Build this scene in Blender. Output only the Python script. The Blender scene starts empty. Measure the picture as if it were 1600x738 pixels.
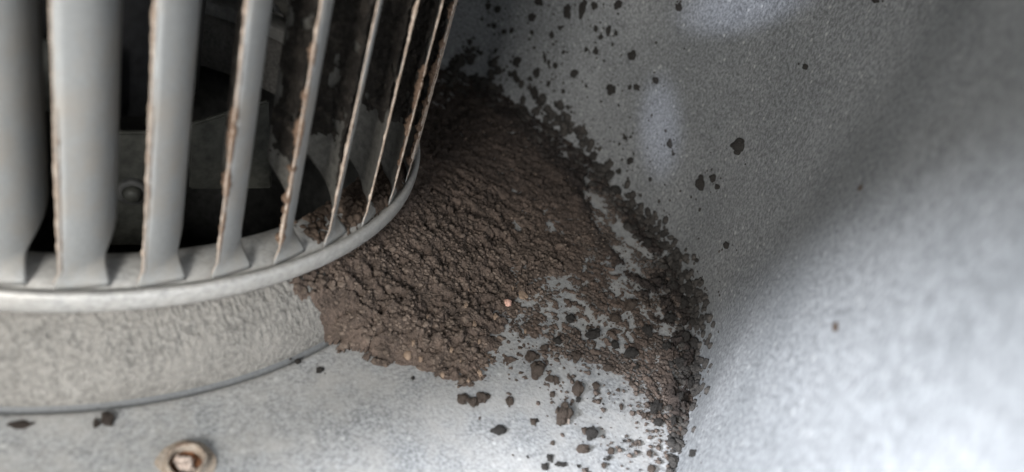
import bpy, bmesh, math, random
import numpy as np
from mathutils import Vector, Matrix, noise as mnoise
from mathutils.bvhtree import BVHTree

random.seed(4)
RNG = np.random.default_rng(11)
S = 0.12                       # wheel radius in metres; everything below is written in wheel radii
SC = bpy.context.scene
COL = SC.collection

# ------------------------------------------------------------------ camera
CAM_R = Vector((0.7870, -0.6127, -0.0754))      # filled in below from yaw / pitch / roll
yaw, pitch, roll = 0.61350258, 0.5568586, 0.36177304
CP = Vector((0.0, -2.38311793, 1.1928672))
fw = Vector((math.sin(yaw) * math.cos(pitch), math.cos(yaw) * math.cos(pitch), -math.sin(pitch)))
rt = Vector((math.cos(yaw), -math.sin(yaw), 0.0))
up = rt.cross(fw)
cr, sr = math.cos(roll), math.sin(roll)
CAM_R = cr * rt + sr * up
CAM_U = -sr * rt + cr * up
CAM_F = fw
FPX = 1155.0
cam = bpy.data.cameras.new('camera')
cam_ob = bpy.data.objects.new('camera', cam)
COL.objects.link(cam_ob)
cam.sensor_width = 36.0
cam.sensor_fit = 'HORIZONTAL'
cam.lens = FPX / 1600 * 36.0
cam.clip_start = 0.002
cam.clip_end = 50.0
cam_ob.matrix_world = Matrix.Translation(CP * S) @ Matrix((
    (CAM_R.x, CAM_U.x, -CAM_F.x), (CAM_R.y, CAM_U.y, -CAM_F.y), (CAM_R.z, CAM_U.z, -CAM_F.z))).to_4x4()
cam.dof.use_dof = True
cam.dof.focus_distance = 2.42 * S
cam.dof.aperture_fstop = 7.5
SC.camera = cam_ob

# ------------------------------------------------------------------ view, world, lamps
SC.view_settings.view_transform = 'Standard'
SC.view_settings.look = 'None'
SC.view_settings.exposure = 0.0
SC.view_settings.gamma = 1.0
SC.view_settings.use_curve_mapping = False
SC.cycles.max_bounces = 6
SC.cycles.use_denoising = True

world = bpy.data.worlds.new('World')
SC.world = world
world.use_nodes = True
bg = world.node_tree.nodes['Background']
bg.inputs['Color'].default_value = (0.86, 0.93, 1.0, 1)
bg.inputs['Strength'].default_value = 0.27


def aim(o, target):
    d = (Vector(target) * S - o.location).normalized()
    o.rotation_euler = d.to_track_quat('-Z', 'Y').to_euler()


def area_lamp(name, loc, target, sx, sy, power, colour):
    l = bpy.data.lights.new(name, 'AREA')
    l.shape = 'RECTANGLE'
    l.size, l.size_y = sx * S, sy * S
    l.energy = power
    l.color = colour
    o = bpy.data.objects.new(name, l)
    COL.objects.link(o)
    o.location = Vector(loc) * S
    aim(o, target)
    return o


def spot_lamp(name, loc, target, angle, blend, power, colour, radius=0.08, scale=(1, 1, 1), turn=0.0):
    l = bpy.data.lights.new(name, 'SPOT')
    l.spot_size = math.radians(angle)
    l.spot_blend = blend
    l.energy = power
    l.color = colour
    l.shadow_soft_size = radius * S
    o = bpy.data.objects.new(name, l)
    COL.objects.link(o)
    o.location = Vector(loc) * S
    aim(o, target)
    o.scale = scale
    o.rotation_euler.rotate_axis('Z', math.radians(turn))
    return o


# soft daylight through the outlet, from behind the camera and to its left
area_lamp('outlet_daylight', (-1.75, -3.55, 1.6), (0.5, -0.7, 0.0), 1.0, 0.9, 2.7, (1.0, 0.985, 0.955))
# added cool spot, its cone shaped to the bright near part of the wall
spot_lamp('added_wall_spot', (-2.0, -2.05, 1.3), (-2.0 + 0.893 * 2, -2.05 - 0.16 * 2, 1.3 - 0.465 * 2), 44.5, 0.22, 32.0, (0.85, 0.90, 1.0), 0.25)
# two added narrow spots that throw the bluish patches higher on the wall
spot_lamp('added_glint_spot', (0.1, -2.6, 1.5), (2.08, -0.17, 0.09), 9, 1.0, 6.5, (0.74, 0.80, 1.0), 0.03, (0.36, 1.0, 1.0), 24)
spot_lamp('added_glint_spot', (0.1, -2.6, 1.5), (2.08, -0.30, 0.70), 9, 1.0, 8.0, (0.74, 0.80, 1.0), 0.03, (1.1, 0.55, 1.0), 35)

# ------------------------------------------------------------------ numpy noise


def _hash(ix, iy, seed):
    h = (ix.astype(np.int64) * 374761393 + iy.astype(np.int64) * 668265263 + seed * 1442695041) & 0xFFFFFFFF
    h = ((h ^ (h >> 13)) * 1274126177) & 0xFFFFFFFF
    h = (h ^ (h >> 16)) & 0xFFFFFFFF
    return h / 4294967295.0


def vnoise(x, y, seed=0):
    ix, iy = np.floor(x), np.floor(y)
    fx, fy = x - ix, y - iy
    fx = fx * fx * (3 - 2 * fx)
    fy = fy * fy * (3 - 2 * fy)
    a, b = _hash(ix, iy, seed), _hash(ix + 1, iy, seed)
    c, d = _hash(ix, iy + 1, seed), _hash(ix + 1, iy + 1, seed)
    return (a * (1 - fx) + b * fx) * (1 - fy) + (c * (1 - fx) + d * fx) * fy


def fbm(x, y, seed=0, octaves=4):
    v, a, t = 0 * x, 1.0, 0.0
    for i in range(octaves):
        v = v + a * vnoise(x * 2 ** i + 17 * i, y * 2 ** i - 9 * i, seed + i)
        t += a
        a *= 0.55
    return v / t


def worley(x, y, seed=0):
    ix, iy = np.floor(x), np.floor(y)
    f1 = np.full(x.shape, 9.0)
    f2 = np.full(x.shape, 9.0)
    cid = np.zeros(x.shape)
    for dx in (-1, 0, 1):
        for dy in (-1, 0, 1):
            cx, cy = ix + dx, iy + dy
            h = _hash(cx, cy, seed)
            px, py = cx + h, cy + _hash(cx, cy, seed + 91)
            d = np.hypot(x - px, y - py)
            near = d < f1
            f2 = np.where(near, f1, np.minimum(f2, d))
            cid = np.where(near, _hash(cx, cy, seed + 37), cid)
            f1 = np.minimum(f1, d)
    return f1, f2, cid


def smooth(e0, e1, x):
    t = np.clip((x - e0) / (e1 - e0), 0, 1)
    return t * t * (3 - 2 * t)


# ------------------------------------------------------------------ object helpers


def mesh_of(name, verts, faces, mat=None, shade_smooth=True):
    me = bpy.data.meshes.new(name)
    v = np.asarray(verts, dtype=np.float64) * S
    if isinstance(faces, np.ndarray):
        n, k = faces.shape
        me.vertices.add(len(v))
        me.vertices.foreach_set('co', v.ravel())
        me.loops.add(n * k)
        me.polygons.add(n)
        me.loops.foreach_set('vertex_index', faces.ravel().astype(np.int32))
        me.polygons.foreach_set('loop_start', np.arange(0, n * k, k, dtype=np.int32))
        me.update(calc_edges=True)
        me.validate()
    else:
        me.from_pydata(v.tolist(), [], faces)
        me.update()
    if shade_smooth:
        me.polygons.foreach_set('use_smooth', np.ones(len(me.polygons), dtype=bool))
    if mat:
        me.materials.append(mat)
    return me


def link(name, me, parent=None):
    o = bpy.data.objects.new(name, me)
    COL.objects.link(o)
    if parent:
        o.parent = parent
    return o


def thing(o, label, cat, group=None, kind=None):
    o['label'] = label
    o['category'] = cat
    if group:
        o['group'] = group
    if kind:
        o['kind'] = kind
    return o


def empty(name, loc=(0, 0, 0)):
    o = bpy.data.objects.new(name, None)
    COL.objects.link(o)
    o.location = Vector(loc) * S
    o.empty_display_size = 0.01
    return o


def grid_faces(nr, nc, wrap=False):
    i = np.arange(nr - 1)[:, None]
    j = np.arange(nc if wrap else nc - 1)[None, :]
    j2 = (j + 1) % nc
    return np.stack([i * nc + j, i * nc + j2, (i + 1) * nc + j2, (i + 1) * nc + j], -1).reshape(-1, 4)


def compact(verts, faces):
    used = np.unique(faces)
    m = np.full(len(verts), -1)
    m[used] = np.arange(len(used))
    return verts[used], m[faces]


def lathe(profile, a0, a1, n):
    """surface of revolution about the wheel axis, profile rows of (r, z)"""
    full = abs(a1 - a0) >= 2 * math.pi - 1e-6
    th = np.linspace(a0, a1, n, endpoint=not full)
    p = np.asarray(profile)
    v = np.stack([p[:, None, 0] * np.cos(th), p[:, None, 0] * np.sin(th), p[:, None, 1] + 0 * th], -1)
    return v.reshape(-1, 3), grid_faces(len(p), n, full)


# ------------------------------------------------------------------ materials


def new_mat(name):
    m = bpy.data.materials.new(name)
    m.use_nodes = True
    nt = m.node_tree
    b = nt.nodes['Principled BSDF']
    tc = nt.nodes.new('ShaderNodeTexCoord')
    return m, nt, b, tc


def N(nt, kind, **kw):
    n = nt.nodes.new(kind)
    for k, v in kw.items():
        if k in n.inputs:
            n.inputs[k].default_value = v
        else:
            setattr(n, k, v)
    return n


def noise_tex(nt, tc, scale, detail=4, rough=0.6, stretch=None):
    n = N(nt, 'ShaderNodeTexNoise', Scale=scale / S, Detail=detail, Roughness=rough)
    if stretch:
        mp = N(nt, 'ShaderNodeMapping')
        mp.inputs['Scale'].default_value = stretch
        nt.links.new(tc.outputs['Object'], mp.inputs['Vector'])
        nt.links.new(mp.outputs['Vector'], n.inputs['Vector'])
    else:
        nt.links.new(tc.outputs['Object'], n.inputs['Vector'])
    return n


def ramp(nt, src, stops):
    r = N(nt, 'ShaderNodeValToRGB')
    e = r.color_ramp.elements
    while len(e) < len(stops):
        e.new(0.5)
    for q, (p, c) in zip(e, stops):
        q.position = p
        q.color = (*c, 1) if len(c) == 3 else c
    nt.links.new(src, r.inputs['Fac'])
    return r


def mix(nt, fac, a, b, mode='MIX'):
    m = N(nt, 'ShaderNodeMix', data_type='RGBA', blend_type=mode)
    for sock, val in ((m.inputs['Factor'], fac), (m.inputs['A'], a), (m.inputs['B'], b)):
        pass
    ins = [s for s in m.inputs if s.enabled]
    for sock, val in zip((m.inputs[0], m.inputs[6], m.inputs[7]), (fac, a, b)):
        if hasattr(val, 'is_output'):
            nt.links.new(val, sock)
        else:
            sock.default_value = val if not isinstance(val, tuple) else (*val, 1)
    return m.outputs[2]


def bump(nt, b, src, strength, dist, prev=None):
    n = N(nt, 'ShaderNodeBump', Strength=strength, Distance=dist * S)
    nt.links.new(src, n.inputs['Height'])
    if prev:
        nt.links.new(prev, n.inputs['Normal'])
    nt.links.new(n.outputs['Normal'], b.inputs['Normal'])
    return n.outputs['Normal']


def galvanised(name, dark, light, metallic, rough, grain_scale, grain, speck=0.0, dust=None, dust_amt=0.5, coarse=3.0, con=0.8, gd=0.0035):
    m, nt, b, tc = new_mat(name)
    big = noise_tex(nt, tc, coarse, 5, 0.6)
    c = ramp(nt, big.outputs['Fac'], [(0.3, dark), (0.7, light)]).outputs['Color']
    fine = noise_tex(nt, tc, grain_scale, 3, 0.65)
    mul = ramp(nt, fine.outputs['Fac'], [(0.34, (0.55, 0.55, 0.55)), (0.66, (1.4, 1.4, 1.4))]).outputs['Color']
    c = mix(nt, con, c, mul, 'MULTIPLY')
    if dust:
        dn = noise_tex(nt, tc, coarse * 2.2, 6, 0.7)
        f = ramp(nt, dn.outputs['Fac'], [(0.40, (0, 0, 0)), (0.68, (dust_amt,) * 3)]).outputs['Color']
        c = mix(nt, f, c, dust)
    if speck:
        vo = N(nt, 'ShaderNodeTexVoronoi', Scale=34.0 / S, Randomness=1.0)
        nt.links.new(tc.outputs['Object'], vo.inputs['Vector'])
        f = ramp(nt, vo.outputs['Distance'], [(0.13, (speck,) * 3), (0.27, (0, 0, 0))]).outputs['Color']
        sel = ramp(nt, vo.outputs['Color'], [(0.55, (0, 0, 0)), (0.75, (1, 1, 1))]).outputs['Color']
        f2 = mix(nt, 1.0, f, sel, 'MULTIPLY')
        c = mix(nt, f2, c, (0.62, 0.62, 0.60))
    nt.links.new(c, b.inputs['Base Color'])
    b.inputs['Metallic'].default_value = metallic
    b.inputs['Roughness'].default_value = rough
    nrm = bump(nt, b, fine.outputs['Fac'], grain, gd)
    return m


M_WALL = galvanised('scroll_wall_metal', (0.26, 0.268, 0.27), (0.34, 0.345, 0.345), 0.35, 0.48, 88, 0.9, speck=0.7, coarse=2.6, con=0.95, gd=0.004)
M_FLOOR = galvanised('side_plate_metal', (0.30, 0.308, 0.31), (0.38, 0.38, 0.375), 0.2, 0.55, 105, 0.6, speck=0.55, con=0.9, gd=0.003,
                     dust=(0.46, 0.445, 0.42), dust_amt=0.85, coarse=3.2)
M_FLANGE = galvanised('dusty_inlet_metal', (0.160, 0.152, 0.138), (0.230, 0.219, 0.200), 0.0, 0.9, 75, 1.0, con=0.9, gd=0.006,
                      dust=(0.25, 0.235, 0.212), dust_amt=0.8, coarse=5)
M_GROOVE = galvanised('clean_groove_metal', (0.145, 0.15, 0.153), (0.18, 0.185, 0.187), 0.1, 0.6, 90, 0.3, con=0.3, coarse=2)
M_BLADE = galvanised('blade_metal', (0.25, 0.252, 0.243), (0.32, 0.32, 0.308), 0.25, 0.52, 110, 0.05, con=0.15,
                     dust=(0.32, 0.285, 0.24), dust_amt=0.85, coarse=3.5)
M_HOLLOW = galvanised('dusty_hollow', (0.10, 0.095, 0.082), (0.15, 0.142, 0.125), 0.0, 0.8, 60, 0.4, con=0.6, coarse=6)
M_RING = galvanised('ring_metal', (0.30, 0.298, 0.285), (0.39, 0.382, 0.365), 0.25, 0.50, 60, 0.4, con=0.5,
                    dust=(0.43, 0.405, 0.37), dust_amt=0.6, coarse=4)
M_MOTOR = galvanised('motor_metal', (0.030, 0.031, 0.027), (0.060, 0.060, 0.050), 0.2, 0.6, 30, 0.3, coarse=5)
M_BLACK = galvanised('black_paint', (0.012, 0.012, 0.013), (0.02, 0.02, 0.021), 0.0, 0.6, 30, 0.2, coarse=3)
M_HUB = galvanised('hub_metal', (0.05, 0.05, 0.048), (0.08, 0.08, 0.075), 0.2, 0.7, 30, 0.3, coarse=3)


def earth(name, a, b_, c_, scale=14, grain=1.0):
    m, nt, b, tc = new_mat(name)
    n1 = noise_tex(nt, tc, scale, 6, 0.7)
    c = ramp(nt, n1.outputs['Fac'], [(0.28, a), (0.5, b_), (0.74, c_)]).outputs['Color']
    n2 = noise_tex(nt, tc, scale * 7, 3, 0.7)
    mul = ramp(nt, n2.outputs['Fac'], [(0.3, (0.6, 0.6, 0.6)), (0.72, (1.45, 1.42, 1.4))]).outputs['Color']
    c = mix(nt, 0.85, c, mul, 'MULTIPLY')
    nt.links.new(c, b.inputs['Base Color'])
    b.inputs['Roughness'].default_value = 0.95
    b.inputs['Specular IOR Level'].default_value = 0.25
    bump(nt, b, n2.outputs['Fac'], grain, 0.010)
    return m


M_DIRT = earth('dirt', (0.055, 0.045, 0.038), (0.095, 0.076, 0.064), (0.150, 0.118, 0.098))
M_MAT = earth('dirt_mat', (0.055, 0.043, 0.035), (0.098, 0.074, 0.060), (0.162, 0.120, 0.096))


def soil_and_shade(m):  # mixes in darker dirt and the shade painted at the mat's back
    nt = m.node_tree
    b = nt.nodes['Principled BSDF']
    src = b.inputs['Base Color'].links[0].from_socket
    at = N(nt, 'ShaderNodeAttribute', attribute_name='soil_shade')
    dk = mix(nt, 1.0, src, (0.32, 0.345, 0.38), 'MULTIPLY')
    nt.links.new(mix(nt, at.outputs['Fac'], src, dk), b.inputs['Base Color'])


soil_and_shade(M_MAT)
M_CRUMB = earth('crumb_soil', (0.070, 0.054, 0.043), (0.125, 0.097, 0.078), (0.215, 0.168, 0.135), 9)
M_DARK = earth('dark_dirt', (0.033, 0.031, 0.029), (0.057, 0.052, 0.047), (0.115, 0.102, 0.090), 24)
M_BROWN = earth('brown_dust', (0.090, 0.056, 0.036), (0.150, 0.098, 0.066), (0.235, 0.165, 0.118), 20)
M_TAN = earth('tan_dust', (0.20, 0.145, 0.105), (0.40, 0.32, 0.255), (0.62, 0.55, 0.47), 26, 0.6)
M_COAT = earth('dust_coat', (0.020, 0.017, 0.014), (0.036, 0.031, 0.026), (0.100, 0.085, 0.070), 22)
M_SHELF = earth('shelf_dirt', (0.050, 0.036, 0.027), (0.085, 0.062, 0.047), (0.150, 0.112, 0.085), 20)
M_PINK = earth('pink_stone', (0.45, 0.25, 0.19), (0.62, 0.38, 0.30), (0.75, 0.50, 0.42), 20, 0.3)
M_FLAKE = earth('tan_flake', (0.20, 0.14, 0.10), (0.30, 0.22, 0.16), (0.38, 0.28, 0.21), 20, 0.4)
M_RUST = earth('rust', (0.06, 0.026, 0.014), (0.15, 0.07, 0.036), (0.30, 0.17, 0.10), 16, 0.6)
M_PALE = earth('pale_scale', (0.33, 0.25, 0.20), (0.55, 0.46, 0.40), (0.70, 0.62, 0.56), 18, 0.6)
M_DRYRIM = earth('dusty_rim', (0.17, 0.12, 0.085), (0.30, 0.25, 0.20), (0.42, 0.38, 0.33), 18, 0.5)

# ------------------------------------------------------------------ fan housing: side plate, inlet ring, scroll wall, top plate
ZF = -0.28
housing = thing(empty('fan_housing', (0, 0, ZF)), 'grey galvanised metal fan housing around the bladed wheel, with curved scroll wall', 'fan housing')
HL = Vector((0, 0, -ZF * S))


def hpart(name, me):
    o = link(name, me, housing)
    o.location = HL
    return o


def floor_z(r):
    """height of the side plate and inlet ring over radius"""
    r = np.asarray(r, float)
    t = np.clip((1.080 - r) / 0.153, 0, 1)
    rise = 0.185 * np.sqrt(np.clip(1 - (1 - t) ** 2.0, 0, 1)) * 0.55 + 0.185 * t * 0.45
    g = np.exp(-((r - 1.092) / 0.012) ** 2) * 0.011
    return ZF + rise - g


# side plate (a flat sheet that starts at the groove)
rr = np.concatenate([np.array([1.103, 1.108, 1.116, 1.13, 1.16]), np.linspace(1.2, 3.2, 40)])
v, f = lathe(np.stack([rr, floor_z(rr)], -1), -math.pi, math.pi, 240)
nz = fbm(v[:, 0] * 3, v[:, 1] * 3, 5, 3) - 0.5
rad = np.hypot(v[:, 0], v[:, 1])
v[:, 2] += nz * 0.02 * smooth(1.15, 1.5, rad)
hpart('side_plate', mesh_of('side_plate', v, f, M_FLOOR))
# pressed groove
rr = np.linspace(1.081, 1.103, 11)
v, f = lathe(np.stack([rr, floor_z(rr)], -1), -math.pi, math.pi, 240)
hpart('pressed_groove', mesh_of('pressed_groove', v, f, M_GROOVE))
# inlet ring with its crust of dust
rr = np.linspace(0.927, 1.081, 40)
prof = np.concatenate([[[0.90, -0.32], [0.905, -0.2], [0.915, -0.12]], np.stack([rr, floor_z(rr)], -1)])
v, f = lathe(prof, -math.pi, math.pi, 1800)
th = np.arctan2(v[:, 1], v[:, 0])
rad = np.hypot(v[:, 0], v[:, 1])
w1, w2, _ = worley(th * 120, rad * 75, 3)
dz = np.minimum(w2 - w1, 0.5) * 0.005 + (fbm(th * 150, rad * 70, 8, 4) - 0.5) * 0.012
v[:, 2] += dz * smooth(0.93, 0.95, rad) * smooth(1.073, 1.052, rad)
hpart('inlet_ring', mesh_of('inlet_ring', v, f, M_FLANGE))

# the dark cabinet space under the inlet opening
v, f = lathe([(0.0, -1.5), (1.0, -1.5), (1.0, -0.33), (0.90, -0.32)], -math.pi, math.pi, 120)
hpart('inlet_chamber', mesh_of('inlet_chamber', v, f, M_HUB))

# scroll wall: plan curve through points given by angle and radius, then straight to the outlet
plan = [(200, 1.22), (175, 1.32), (150, 1.43), (125, 1.54), (100, 1.65), (75, 1.75), (52, 1.84), (34, 1.93), (20, 2.01),
        (6, 2.065), (-8, 2.10), (-20, 2.115), (-33, 2.11), (-46, 2.085)]
pts = [Vector((math.cos(math.radians(a)) * r, math.sin(math.radians(a)) * r, 0)) for a, r in plan]
pts += [Vector((1.02, -1.94, 0)), Vector((0.60, -2.36, 0)), Vector((0.15, -2.83, 0)), Vector((-0.3, -3.3, 0))]


def catmull(p, n):
    out = []
    for i in range(len(p) - 1):
        a, b, c, d = p[max(i - 1, 0)], p[i], p[i + 1], p[min(i + 2, len(p) - 1)]
        for k in range(n):
            t = k / n
            out.append(0.5 * ((2 * b) + (c - a) * t + (2 * a - 5 * b + 4 * c - d) * t * t + (3 * b - a - 3 * c + d) * t ** 3))
    out.append(p[-1])
    return out


curve = catmull(pts, 14)
cxy = np.array([[q.x, q.y] for q in curve])
tan = np.gradient(cxy, axis=0)
tan /= np.linalg.norm(tan, axis=1)[:, None]
nrm = np.stack([tan[:, 1], -tan[:, 0]], -1)            # towards the wheel
side = np.sign((nrm * -cxy).sum(1))
nrm *= np.where(side == 0, 1, side)[:, None] if abs(side.sum()) < len(side) else side[0]
arc = np.concatenate([[0], np.cumsum(np.linalg.norm(np.diff(cxy, axis=0), axis=1))])
zs = np.linspace(ZF - 0.004, 1.95, 70)
A, Z = np.meshgrid(arc, zs)
dent = (fbm(A * 1.5, Z * 1.2, 21, 2) - 0.5) * 0.022
# small cove where the wall is folded into the side plate
cove = 0.012 * (1 - smooth(ZF, ZF + 0.03, Z)) ** 2
off = dent * smooth(ZF, ZF + 0.25, Z) + cove
P3 = np.stack([cxy[None, :, 0] + nrm[None, :, 0] * off, cxy[None, :, 1] + nrm[None, :, 1] * off, Z], -1)
nr_, nc_ = Z.shape
inner = P3.reshape(-1, 3)
outer = (P3 - np.concatenate([nrm, 0 * nrm[:, :1]], 1)[None] * 0.02).reshape(-1, 3)
fi = grid_faces(nr_, nc_)
fo = fi[:, ::-1] + len(inner)
wall_me = mesh_of('scroll_wall', np.concatenate([inner, outer]), np.concatenate([fi, fo]), M_WALL)
hpart('scroll_wall', wall_me)
# top plate over the scroll, with its inlet opening
v, f = lathe([(0.92, 1.955), (1.2, 1.955), (1.7, 1.955), (2.25, 1.955)], math.radians(-62), math.radians(235), 120)
hpart('top_plate', mesh_of('top_plate', v, f, M_WALL))

# ray caster on the bare housing (for laying dirt on floor and wall)
bv, bf = [], []
rr = np.linspace(0.93, 3.2, 120)
fv, ff = lathe(np.stack([rr, floor_z(rr)], -1), -math.pi, math.pi, 360)
FLOOR_BVH = BVHTree.FromPolygons([Vector(q) for q in fv], ff.tolist())
WALL_BVH = BVHTree.FromPolygons([Vector(q) for q in inner], fi.tolist())


def pixel_ray(x, y):
    return (CAM_F + CAM_R * ((x - 800) / FPX) - CAM_U * ((y - 369) / FPX)).normalized()


def seen(x, y):
    """the point of wall or side plate that the photograph shows at (x, y): place, normal, distance, on the wall?"""
    d = pixel_ray(x, y)
    a = FLOOR_BVH.ray_cast(CP, d)
    b = WALL_BVH.ray_cast(CP, d)
    wall = b[0] is not None and (a[0] is None or b[3] < a[3])
    h = b if wall else a
    n = h[1]
    if n.dot(d) > 0:
        n = -n
    return h[0], n, h[3], wall


# ------------------------------------------------------------------ fan wheel
NB = 40
D = 2 * math.pi / NB
TH0 = -1.64042764            # angle of the tip of the second blade from the left
WH = 1.62                    # wheel height
wheel = thing(empty('centrifugal_fan', (0, 0, -0.08)), 'grey metal fan wheel of upright curved blades with dirty edges', 'fan')
WL = Vector((0, 0, 0.08 * S))


def wpart(name, me, parent=None):
    o = link(name, me, parent or wheel)
    o.location = WL if parent is None else (0, 0, 0)
    return o


def blade_row(z):
    """half width, start angle, turning of the blade's section at height z"""
    w = float(smooth(-0.014, 0.04, z))
    w2 = float(smooth(0.02, 0.17, z))
    L = 0.104 + (0.26 - 0.104) * w2
    a = math.radians(4 + 16 * w)
    be = math.radians(10 + (100 * L / 0.26 - 10) * w)
    t0 = -0.010 * (1 - float(smooth(0, 0.04, z)))
    return L, a, be, t0


def section(z, n):
    L, a, be, t0 = blade_row(z)
    s = np.linspace(0, 1, n)
    ph = a + be * s
    ds = L / (n - 1)
    t = t0 + np.concatenate([[0], np.cumsum((np.cos(ph[1:]) + np.cos(ph[:-1])) / 2 * ds)])
    u = np.concatenate([[0], np.cumsum((np.sin(ph[1:]) + np.sin(ph[:-1])) / 2 * ds)])
    return t, u, ph


def wobble(z, seed):
    return 0.0


def blade_mesh():
    zr = np.concatenate([np.linspace(-0.014, 0.2, 18), np.linspace(0.26, WH, 14)])
    n = 15
    rows, rows2 = [], []
    for z in zr:
        t, u, ph = section(float(z), n)
        h = 0.0042
        rows.append(np.stack([1 - u + h * 0.0, t, np.full(n, z)], -1))
        # thickness towards the concave side
        rows2.append(np.stack([1 - (u + np.cos(ph) * h), t - np.sin(ph) * h, np.full(n, z)], -1))
    a = np.array(rows).reshape(-1, 3)
    b = np.array(rows2).reshape(-1, 3)
    nr = len(zr)
    f1 = grid_faces(nr, n)
    f2 = f1[:, ::-1] + len(a)
    rim = []
    for i in range(nr - 1):
        for j in (0, n - 1):
            p, q = i * n + j, (i + 1) * n + j
            rim.append((p, q, q + len(a), p + len(a)) if j == 0 else (q, p, p + len(a), q + len(a)))
    for j in range(n - 1):
        rim.append((j + 1, j, j + len(a), j + 1 + len(a)))
    v = np.concatenate([a, b])
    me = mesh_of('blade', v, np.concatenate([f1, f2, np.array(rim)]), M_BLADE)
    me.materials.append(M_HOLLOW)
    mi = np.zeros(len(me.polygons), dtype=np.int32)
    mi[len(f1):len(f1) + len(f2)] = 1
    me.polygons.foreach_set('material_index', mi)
    return me


BLADE_ME = blade_mesh()


def coat_mesh(seed, low):
    """crust of dust on the hollow side of a blade, ragged below"""
    nz, ns = 210, 42
    zr = np.linspace(0.05, 1.15, nz)
    V = []
    for z in zr:
        t, u, ph = section(float(z), ns)
        V.append(np.stack([t, u, ph], -1))
    V = np.array(V)
    sg = np.linspace(0, 1, ns)[None, :] + 0 * zr[:, None]
    zg = zr[:, None] + 0 * sg
    w1, w2, _ = worley(zg * 34, sg * 8, seed)
    h = 0.006 + 0.010 * np.minimum(w2 - w1, 0.6) + 0.016 * (fbm(zg * 22, sg * 7, seed + 5, 4) - 0.42)
    edge = zg - low - 0.22 * (fbm(zg * 9, sg * 3, seed + 9, 5) - 0.5) - 0.04 * (1 - sg)
    edge = np.minimum(edge, 0.25 * (0.97 - sg) + 0.06 * (fbm(zg * 14, sg * 2, seed + 3, 3) - 0.42))
    keep = (edge > 0) & ((fbm(zg * 16, sg * 4, seed + 30, 4) > 0.30 - 0.1 * smooth(0.3, 0.6, zg)))
    h = h * smooth(-0.0, 0.035, edge) + 0.0052
    t, u, ph = V[..., 0], V[..., 1], V[..., 2]
    v = np.stack([1 - (u + np.cos(ph) * h), t - np.sin(ph) * h, zg], -1).reshape(-1, 3)
    f = grid_faces(nz, ns)
    k = keep.ravel()
    f = f[k[f].all(1)]
    v, f = compact(v, f)
    return mesh_of('dust_crust', v, f, M_COAT)


def ridge_mesh(seed, z0, z1, rmin, rmax, inset, mat, zfreq=20, power=1.6, name='dust_ridge'):
    n, k = 420, 9
    zr = np.linspace(z0, z1, n)
    amp = fbm(zr * zfreq, zr * 0 + seed, seed, 4)
    low = fbm(zr * 5, zr * 0 + 3, seed + 7, 2)
    r = rmin + (rmax - rmin) * np.clip((amp * 0.6 + low * 0.6 - 0.35) * 1.6, 0, 1) ** power
    r = r * smooth(z0, z0 + 0.05, zr) * smooth(z1, z1 - 0.12, zr) + 0.0008
    V = np.zeros((n, k, 3))
    for i, z in enumerate(zr):
        t, u, ph = section(float(z), 15)
        # a little along the blade from the tip, towards the hollow side
        q = inset
        ct = t[0] + math.cos(ph[0]) * q - math.sin(ph[0]) * r[i] * 0.75
        cu = u[0] + math.sin(ph[0]) * q + math.cos(ph[0]) * r[i] * 0.75
        an = np.linspace(0, 2 * math.pi, k, endpoint=False)
        lump = 0.75 + 0.6 * vnoise(an * 1.6 + seed, an * 0 + z * 60, seed + 2)
        V[i, :, 0] = 1 - (cu + np.sin(an) * r[i] * lump)
        V[i, :, 1] = ct + np.cos(an) * r[i] * lump * 0.9
        V[i, :, 2] = z
    return mesh_of(name, V.reshape(-1, 3), grid_faces(n, k, True), mat)


COATS = [coat_mesh(40 + 13 * i, lo) for i, lo in enumerate((0.20, 0.16, 0.24))]
RIDGES = [ridge_mesh(5 + 7 * i, 0.02, 0.42 + 0.08 * i, 0.0008, 0.0160, 0.005, M_BROWN, 30, 2.6) for i in range(4)]
EDGES = [ridge_mesh(60 + 5 * i, 0.004, 1.3, 0.0006, 0.0040, -0.001, M_TAN, 48, 1.7, 'edge_dust') for i in range(4)]

dirty = list(range(-1, 12))
for k in range(-2, NB - 2):
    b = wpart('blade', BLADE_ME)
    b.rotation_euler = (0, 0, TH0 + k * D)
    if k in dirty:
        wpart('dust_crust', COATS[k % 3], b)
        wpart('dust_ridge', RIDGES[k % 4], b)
        wpart('edge_dust', EDGES[(k + 1) % 4], b)

# bottom ring: rolled outer lip and a shelf on which the blades stand
ring_prof = [(0.868, -0.066), (0.866, -0.022), (0.872, -0.015), (0.90, -0.014), (0.988, -0.014), (0.990, -0.026), (0.998, -0.026), (1.002, -0.012),
             (1.012, -0.013), (1.017, -0.017), (1.020, -0.025), (1.0205, -0.045), (1.019, -0.058), (1.013, -0.066), (1.003, -0.069), (0.992, -0.066)]
v, f = lathe(ring_prof, -math.pi, math.pi, 360)
wpart('bottom_ring', mesh_of('bottom_ring', v, f, M_RING))
v, f = lathe([(0.868, WH + 0.05), (0.872, WH), (1.0, WH), (1.02, WH + 0.015), (1.02, WH + 0.06), (1.0, WH + 0.07)], -math.pi, math.pi, 200)
wpart('top_ring', mesh_of('top_ring', v, f, M_RING))
# slots punched in the ring between the feet of the blades
SLOT_V, SLOT_F = [], []
for dr, dzz in ((0.0, 0.0), (0.006, -0.003)):
    pass


# hub plate half way up the wheel
v, f = lathe([(0.02, 0.99), (0.16, 0.99), (0.2, 0.96), (0.6, 0.94), (0.86, 0.94), (0.86, 0.95), (0.6, 0.955), (0.2, 0.975), (0.02, 1.005)], -math.pi, math.pi, 90)
wpart('hub_plate', mesh_of('hub_plate', v, f, M_HUB))

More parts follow.
